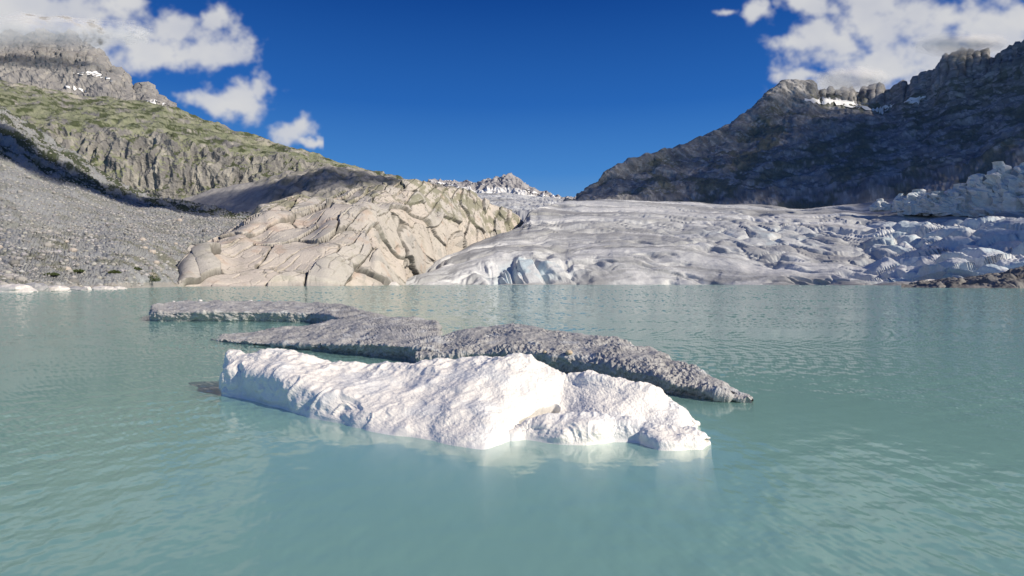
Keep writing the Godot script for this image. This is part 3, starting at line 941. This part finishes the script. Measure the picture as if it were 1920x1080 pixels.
func debris(sec: Array, back: float, rough: float, nu: int, parent: Node3D) -> void:
	var lump := noise("debris_lump", 0.7, 4, "fbm", 131, 0.5)
	var peb := noise("debris_pebble", 11.0, 1, "lump", 132)
	var grit := noise("debris_grit", 8.0, 4, "fbm", 133, 0.65)
	var tone := noise("debris_tone", 1.1, 4, "fbm", 134, 0.6)
	var rows := [[], [], [], [], [], [], []]
	for k in sec.size():
		var q = sec[k]
		var f := G(q[0], q[1])
		var t := W(q[2], q[3], q[4])
		var away := Vector3(t.x - f.x, 0, t.z - f.z).normalized()
		var cap := 0.3 if k == 0 or k == sec.size() - 1 else 1.0
		var lip: float = t.y * 0.75
		rows[0].append(f + away * 0.8 + Vector3(0, -0.7, 0))
		rows[1].append(f + away * 0.35 * cap + Vector3(0, 0.0, 0))
		rows[2].append(f + Vector3(0, lip * 0.7, 0) + away * 0.12 * cap)
		rows[3].append(f + away * 0.5 * cap + Vector3(0, lip, 0))
		rows[4].append(f.lerp(t, 0.6) + Vector3(0, t.y * 0.34, 0))
		rows[5].append(t)
		rows[6].append(Vector3(t.x, -0.3, t.z) + away * back * cap)
	var s := sheet_berg(rows, nu, [6, 24, 20, 50, 50, 16])
	finish(s, func(p, _n, _u, v):
		return lump.get_noise_3dv(p) * rough * 1.3 + (grit.get_noise_3dv(p) * 0.032 - peb.get_noise_3dv(p) * 0.028) * ss(0.6, 1.0, v) * (0.55 + ss(-0.2, 0.3, tone.get_noise_3dv(p * 0.9))) + grit.get_noise_3dv(p * 0.3) * 0.10 * ss(0.7, 1.0, v) * (1.0 - ss(2.4, 3.2, v)),
	func(p, _n, _u, _v):
		var c := mixc(Color(0.57, 0.58, 0.58), Color(0.40, 0.41, 0.42), 0.5 + 0.9 * tone.get_noise_3dv(p))
		c = mixc(c, Color(0.78, 0.77, 0.75), ss(0.12, 0.4, grit.get_noise_3dv(p * 1.7)) * 0.6)
		c = mixc(c, Color(0.20, 0.20, 0.20), ss(0.12, 0.4, grit.get_noise_3dv(p * 1.3 + Vector3(40, 0, 0))) * 0.6)
		c = mixc(c, Color(0.66, 0.70, 0.73), ss(0.22, 0.4, tone.get_noise_3d(p.x * 0.8, p.y * 3.0, p.z * 0.8 + 30.0)) * 0.7)
		return c)
	floe_sheets.append(s)
	solid("ice_slab", sheet_mesh(s), M.debris_ice, parent)

# ------------------------------------------------------------------ clouds: banks round the peaks, and those beyond the frame whose shade falls on the slopes
func puff(at: Vector3, radii: Vector3, density: float, parent: Node3D) -> void:
	var f := FogVolume.new()
	f.shape = RenderingServer.FOG_VOLUME_SHAPE_ELLIPSOID
	f.size = radii * 2.0
	f.position = at
	var key := "fog%d" % int(density * 100000)
	if not M.has(key):
		var m := FogMaterial.new()
		m.resource_name = "cloud"
		m.albedo = Color(1, 1, 1)
		m.density = density
		M[key] = m
	f.material = M[key]
	put(f, "cloud_bank", parent)

func cloud(label: String) -> Node3D:
	var c := Node3D.new()
	put(c, "cloud")
	tag(c, label, "cloud", "", "structure")
	return c

func make_clouds() -> void:
	var c := cloud("white cloud bank hiding the top of the grey peak")
	cloud_bank(W(10, 60, 1880), Vector3(270, 32, 22) * 1880.0 / F, 206, c)
	c = cloud("white cloud clinging to the jagged ridge of the dark mountain")
	cloud_bank(W(1590, 148, 1660), Vector3(70, 24, 26) * 1640.0 / F, 203, c)
	cloud_bank(W(1810, 84, 1500), Vector3(90, 22, 26) * 1480.0 / F, 204, c)
	c = cloud("cumulus drifting high over the lake, its shade on the scree slope")
	for q in [[-200, 210, 600, 80], [-100, 255, 600, 72], [0, 290, 610, 64], [110, 340, 640, 60], [210, 372, 680, 58], [310, 392, 730, 60], [390, 385, 820, 70], [460, 370, 900, 70], [550, 360, 920, 66], [650, 345, 960, 60], [740, 340, 1010, 50]]:
		puff(W(q[0], q[1], q[2]) + sun_dir * 900.0, Vector3(q[3], q[3] * 0.6, q[3]), 0.024 if q[0] < 350 else 0.014, c)
	c = cloud("broad cumulus over the right ridge that keeps the mountain in shade")
	for q in [[1120, 365, 1370, 70], [1220, 330, 1440, 110], [1340, 290, 1520, 130], [1430, 240, 1620, 120], [1250, 385, 1350, 110], [1400, 370, 1400, 150], [1550, 340, 1400, 190], [1750, 290, 1250, 190], [1900, 260, 1150, 190], [1720, 190, 1450, 140], [1600, 260, 1500, 130], [2050, 200, 1200, 220], [1680, 420, 950, 90], [1850, 420, 800, 100], [1820, 470, 560, 45], [2000, 440, 560, 80], [1500, 400, 1230, 90], [1330, 392, 1280, 75], [1880, 370, 980, 110]]:
		puff(W(q[0], q[1], q[2]) + sun_dir * 900.0, Vector3(q[3], q[3] * 0.6, q[3]), 0.011 if q[3] > 70 else 0.02, c)  # puffs added out of view, towards the sun, to shade mountain and glacier

# a bank of cloud: veils of droplets one inside the other
func cloud_bank(at: Vector3, radii: Vector3, seed_: int, parent: Node3D) -> void:
	var n := noise("bank%d" % seed_, 0.006, 5, "fbm", seed_, 0.55)
	var shells := [[1.0, 0.03], [0.95, 0.04], [0.90, 0.05], [0.85, 0.06], [0.79, 0.07], [0.73, 0.08], [0.66, 0.09], [0.58, 0.10], [0.49, 0.11]]
	for q in shells:
		var nu := 72
		var nv := 36
		var s := Sheet.new()
		s.nu = nu; s.nv = nv
		s.pos.resize(nu * nv)
		s.col.resize(nu * nv)
		for j in nv:
			var th := PI * j / (nv - 1)
			for i in nu:
				var ph := TAU * i / (nu - 1)
				var dir := Vector3(sin(th) * cos(ph), cos(th), sin(th) * sin(ph))
				var p := at + dir * radii * float(q[0])
				var bump := n.get_noise_3dv(p) + 0.6 * n.get_noise_3dv(p * 2.7 + Vector3(0, 0, q[0] * 900.0))
				s.pos[j * nu + i] = at + dir * radii * float(q[0]) * (1.0 + 0.40 * bump)
				s.col[j * nu + i] = Color.WHITE
		s.nrm = grid_normals(s.pos, nu, nv)
		var key := "veil%d" % int(q[1] * 100)
		if not M.has(key):
			var m := StandardMaterial3D.new()
			m.resource_name = "cloud_veil"
			m.transparency = BaseMaterial3D.TRANSPARENCY_ALPHA
			m.albedo_color = Color(0.99, 0.99, 0.99, q[1])
			m.roughness = 1.0
			m.specular_mode = BaseMaterial3D.SPECULAR_DISABLED
			m.cull_mode = BaseMaterial3D.CULL_DISABLED
			m.backlight_enabled = true
			m.backlight = Color(0.45, 0.45, 0.45)
			M[key] = m
		solid("cloud_veil", sheet_mesh(s), M[key], parent)

# ------------------------------------------------------------------ small things
func rock_mesh(seed_: int, flat: float, rough: float, seg := 12) -> ArrayMesh:
	var n := FastNoiseLite.new()
	n.seed = seed_
	n.noise_type = FastNoiseLite.TYPE_CELLULAR
	n.cellular_return_type = FastNoiseLite.RETURN_DISTANCE
	n.frequency = 1.1
	var st := SurfaceTool.new()
	st.begin(Mesh.PRIMITIVE_TRIANGLES)
	st.set_smooth_group(-1)
	var rings := seg / 2 + 2
	var pt := func(i: int, j: int) -> Vector3:
		var th := PI * j / rings
		var ph := TAU * (i % seg) / seg
		var d := Vector3(sin(th) * cos(ph), cos(th), sin(th) * sin(ph))
		var r := 0.5 * (1.0 - rough * (n.get_noise_3dv(d * 1.2) + 0.4))
		return Vector3(d.x * r, d.y * r * flat, d.z * r)
	for j in rings:
		for i in seg:
			var a: Vector3 = pt.call(i, j)
			var b: Vector3 = pt.call(i + 1, j)
			var c: Vector3 = pt.call(i, j + 1)
			var d: Vector3 = pt.call(i + 1, j + 1)
			for v in ([a, b, d, a, d, c] if j > 0 and j < rings - 1 else ([a, d, c] if j == 0 else [a, b, d])):
				st.set_color(Color.WHITE)
				st.add_vertex(v)
	st.generate_normals()
	return st.commit()

func plain(called: String, c: Color, rough := 0.9) -> StandardMaterial3D:
	var m := StandardMaterial3D.new()
	m.resource_name = called
	m.albedo_color = c.linear_to_srgb()
	m.roughness = rough
	m.albedo_texture = M.stone.albedo_texture
	m.uv1_triplanar = true
	m.uv1_scale = Vector3.ONE * 0.9
	return m

# the nearest point of some sheets that is seen at a pixel
func seen_at(sheets: Array, px: float, py: float) -> Vector3:
	var best := 1e9
	var got := Vector3.ZERO
	for s: Sheet in sheets:
		for p: Vector3 in s.pos:
			var e := absf(960.0 + p.x / -p.z * F - px) + absf(HY + (EYE - p.y) / -p.z * F - py) - p.z * 0.05
			if e < best:
				best = e
				got = p
	return got

func make_small_things() -> void:
	var rng := RandomNumberGenerator.new()
	rng.seed = 7
	var meshes := [rock_mesh(1, 0.7, 0.5, 10), rock_mesh(2, 0.62, 0.6, 10), rock_mesh(3, 0.8, 0.55, 10)]
	# stones strewn over the scree slope
	for k in 3:
		var mm := MultiMesh.new()
		mm.transform_format = MultiMesh.TRANSFORM_3D
		mm.use_colors = true
		mm.mesh = meshes[k]
		mm.instance_count = 4200
		for i in mm.instance_count:
			var v := rng.randf()
			var j := int(lerpf(6, 208, pow(v, 0.75)))
			var p := scree_sheet.pos[j * scree_sheet.nu + rng.randi_range(0, scree_sheet.nu - 1)]
			var sz := 0.35 + 1.5 * pow(rng.randf(), 4.0) + (-p.z) * 0.0012
			var b := Basis.from_euler(Vector3(rng.randf_range(-0.4, 0.4), rng.randf() * TAU, rng.randf_range(-0.4, 0.4))).scaled(Vector3.ONE * sz)
			mm.set_instance_transform(i, Transform3D(b, p + Vector3(0, sz * 0.12, 0)))
			var g := rng.randf_range(0.30, 0.54)
			mm.set_instance_color(i, Color(g, g * rng.randf_range(0.97, 1.03), g * rng.randf_range(0.93, 1.06)))
		var o := MultiMeshInstance3D.new()
		o.multimesh = mm
		o.material_override = M.stone
		o.set_meta("kind", "stuff")
		put(o, "loose_stones", scree_node)
	# boulders large enough to be told apart
	var tones := [plain("granite_pale", Color(0.58, 0.53, 0.48)), plain("granite_grey", Color(0.42, 0.415, 0.40)), plain("granite_dark", Color(0.24, 0.24, 0.235))]
	var word := ["pale", "grey", "dark grey"]
	for i in 42:
		var j := rng.randi_range(8, 150)
		var p := scree_sheet.pos[j * scree_sheet.nu + rng.randi_range(150, 520)]
		var sz := rng.randf_range(2.2, 4.2) * (0.7 + -p.z / 900.0)
		var t := rng.randi() % 3
		var o := solid("boulder", meshes[i % 3], tones[t])
		o.transform = Transform3D(Basis.from_euler(Vector3(0, rng.randf() * TAU, 0)).scaled(Vector3(sz, sz, sz)), p + Vector3(0, sz * 0.12, 0))
		tag(o, "%s angular boulder lying on the stony scree slope" % word[t], "boulder", "%s boulders on the scree slope" % word[t])
	# stones and chips of ice on the gravel-covered berg
	var tan := plain("tan_stone", Color(0.66, 0.55, 0.42))
	var chip := plain("white_chip", Color(0.85, 0.85, 0.85), 0.5)
	for q in [[1067, 664, 0.155, tan, "stone", "largest tan stone lying on the grey gravel-covered ice", "stone"], [1022, 662, 0.095, tan, "stone", "small tan stone beside the larger one on the grey ice", "stone"],
			[470, 567, 0.30, chip, "ice_chip", "white ice chip on the rear slab, largest of the three", "ice"], [375, 564, 0.24, chip, "ice_chip", "flat white ice chip in the middle of the rear grey slab", "ice"], [326, 566, 0.16, chip, "ice_chip", "smallest white ice chip near the blunt end of the grey slab", "ice"]]:
		var p := seen_at(floe_sheets, q[0], q[1])
		var o := solid(q[4], meshes[1], q[3])
		o.transform = Transform3D(Basis.from_euler(Vector3(0, q[0], 0)).scaled(Vector3.ONE * float(q[2])), p + Vector3(0, float(q[2]) * 0.2, 0))
		tag(o, q[5], q[6])
	# pieces of ice stranded along the far shore
	var white := plain("floe_white", Color(0.80, 0.78, 0.76), 0.5)
	var grey := plain("floe_grey", Color(0.45, 0.46, 0.48), 0.5)
	for q in [[14, 548, 64, 11, white, "broad white ice block stranded at the foot of the scree"], [56, 547, 40, 13, grey, "grey pointed ice block between the two broad white ones"], [92, 546.5, 46, 8, white, "long flat white ice block beside the grey pointed one"],
			[134, 544.5, 34, 5, grey, "low grey ice slab awash by the scree shore"], [160, 544.3, 13, 6, white, "tiny white ice lump standing by the scree shore"], [188, 543.4, 36, 5, white, "thin white ice slab awash by the scree shore"], [220, 541.8, 20, 3.5, white, "small flat ice sliver near the green shrub"],
			[716, 535.2, 44, 6, white, "white ice block afloat where hill and glacier meet"], [1745, 536.6, 40, 9, white, "white broken ice heap beside the shore ledges"]]:
		var p := G(q[0], q[1])
		var px := -p.z / F
		var o := solid("ice_floe", rock_mesh(int(q[0]) + 40, 1.0, 0.9, 22), q[4])
		o.transform = Transform3D(Basis.from_scale(Vector3(q[2] * px * 1.2, q[3] * px * 2.6, q[2] * px * 0.7)), p + Vector3(0, 0, -q[2] * px * 0.3))
		tag(o, q[5], "ice")
	# shrubs by the shore
	for q in [[282, 529, 52, 26, "largest green shrub growing on the shore ledge"], [215, 512, 26, 7, "low dark shrub on the bench above the shore"], [150, 510, 30, 6, "low dark shrub on the bench above the shore"], [100, 517, 34, 6, "low dark shrub on the bench above the shore"], [255, 505, 22, 6, "low dark shrub on the bench above the shore"]]:
		shrub(q, rng)
	# seracs along the broken edge of the glacier
	var ice: Material = M.glacier
	for q in [[1652, 374, 396, 22], [1690, 364, 398, 20], [1716, 358, 404, 34], [1738, 360, 402, 28], [1764, 362, 404, 40], [1792, 348, 406, 42], [1816, 342, 408, 36], [1846, 326, 410, 44], [1866, 334, 410, 30], [1884, 306, 412, 46], [1912, 302, 412, 54], [1950, 296, 412, 60], [2000, 285, 412, 66], [2060, 275, 410, 70]]:
		var d: float = lerpf(880, 700, (q[0] - 1650.0) / 400.0)
		serac(W(q[0], q[2], d), q[3] * d / F, (q[2] - q[1]) * d / F, int(q[0]), ice)

func serac(at: Vector3, wide: float, high: float, seed_: int, m: Material) -> void:
	var n := noise("serac%d" % seed_, 0.07, 2, "ridged", seed_, 0.5)
	var rag := noise("serac_rag", 0.16, 3, "fbm", 5, 0.6)
	var st := SurfaceTool.new()
	st.begin(Mesh.PRIMITIVE_TRIANGLES)
	st.set_smooth_group(-1)
	var nu := 26
	var nv := 20
	var pt := func(i: int, j: int) -> Vector3:
		var t := float(j) / nv
		var ph := -TAU * (i % nu) / nu
		var side := 0.65 + 0.35 * sin(ph * 2.0 + seed_)
		var r := wide * 0.66 * (1.0 - pow(t, 1.6 + side)) * (0.75 + 0.25 * side)
		var p := Vector3(cos(ph) * r, t * high, sin(ph) * r * 0.9)
		var q := p + Vector3(seed_, 0, 0)
		p += Vector3(cos(ph), 0.25, sin(ph)) * (n.get_noise_3d(q.x, q.y * 0.45, q.z) * wide * 0.30 + rag.get_noise_3dv(q) * wide * 0.24)
		p.x += high * 0.16 * t * sin(seed_)
		return p
	for j in nv:
		for i in nu:
			var a: Vector3 = pt.call(i, j)
			var b: Vector3 = pt.call(i + 1, j)
			var c: Vector3 = pt.call(i, j + 1)
			var d: Vector3 = pt.call(i + 1, j + 1)
			for v in [a, c, b, b, c, d]:
				st.set_color(mixc(Color(0.66, 0.68, 0.70), Color(0.50, 0.60, 0.67), 0.3 + 1.2 * rag.get_noise_3dv(v * 0.4 + Vector3(seed_, 0, 0))))
				st.add_vertex(v)
	st.generate_normals()
	var o := solid("serac", st.commit(), m, glacier_node)
	o.position = at

func shrub(q: Array, rng: RandomNumberGenerator) -> void:
	var p := seen_at([scree_sheet], q[0], q[1])
	var px := -p.z / F
	var root := Node3D.new()
	put(root, "shrub")
	root.position = p
	tag(root, q[4], "shrub", "low shrubs on the shore bench" if q[3] < 10 else "")
	if not M.has("leaf"):
		M.leaf = plain("leaf", Color(0.085, 0.12, 0.04))
		M.leaf.cull_mode = BaseMaterial3D.CULL_DISABLED
		M.leaf.backlight_enabled = true
		M.leaf.backlight = Color(0.25, 0.35, 0.1)
		M.twig = plain("twig", Color(0.12, 0.09, 0.07))
	var st := SurfaceTool.new()
	st.begin(Mesh.PRIMITIVE_TRIANGLES)
	var w: float = q[2] * px
	var h: float = q[3] * px
	for k in 1500:
		var a := rng.randf() * TAU
		var r := sqrt(rng.randf())
		var lobe := 0.65 + 0.35 * sin(a * 3.0 + q[0])
		var c := Vector3(cos(a) * r * w * 0.5 * lobe, 0, sin(a) * r * w * 0.35 * lobe)
		c.y = h * (1.0 - r * r * 0.8) * pow(rng.randf(), 0.5) * lobe
		var x := Vector3(rng.randfn(), rng.randfn(), rng.randfn()).normalized() * rng.randf_range(0.12, 0.26)
		var y := x.cross(Vector3(rng.randfn(), rng.randfn(), rng.randfn())).normalized() * 0.12
		for v in [c - x, c + y, c + x, c - x, c + x, c - y]:
			st.add_vertex(v)
	st.generate_normals()
	solid("foliage", st.commit(), M.leaf, root)
	st = SurfaceTool.new()
	st.begin(Mesh.PRIMITIVE_TRIANGLES)
	for k in 9:
		var a := TAU * k / 9.0
		var tip := Vector3(cos(a) * w * 0.3, h * 0.7, sin(a) * w * 0.2)
		var side := Vector3(-sin(a), 0, cos(a)) * 0.05
		for v in [-side, side, tip, Vector3(0, 0.06, 0), -side, tip, side, Vector3(0, 0.06, 0), tip]:
			st.add_vertex(v)
	st.generate_normals()
	solid("stem", st.commit(), M.twig, root)
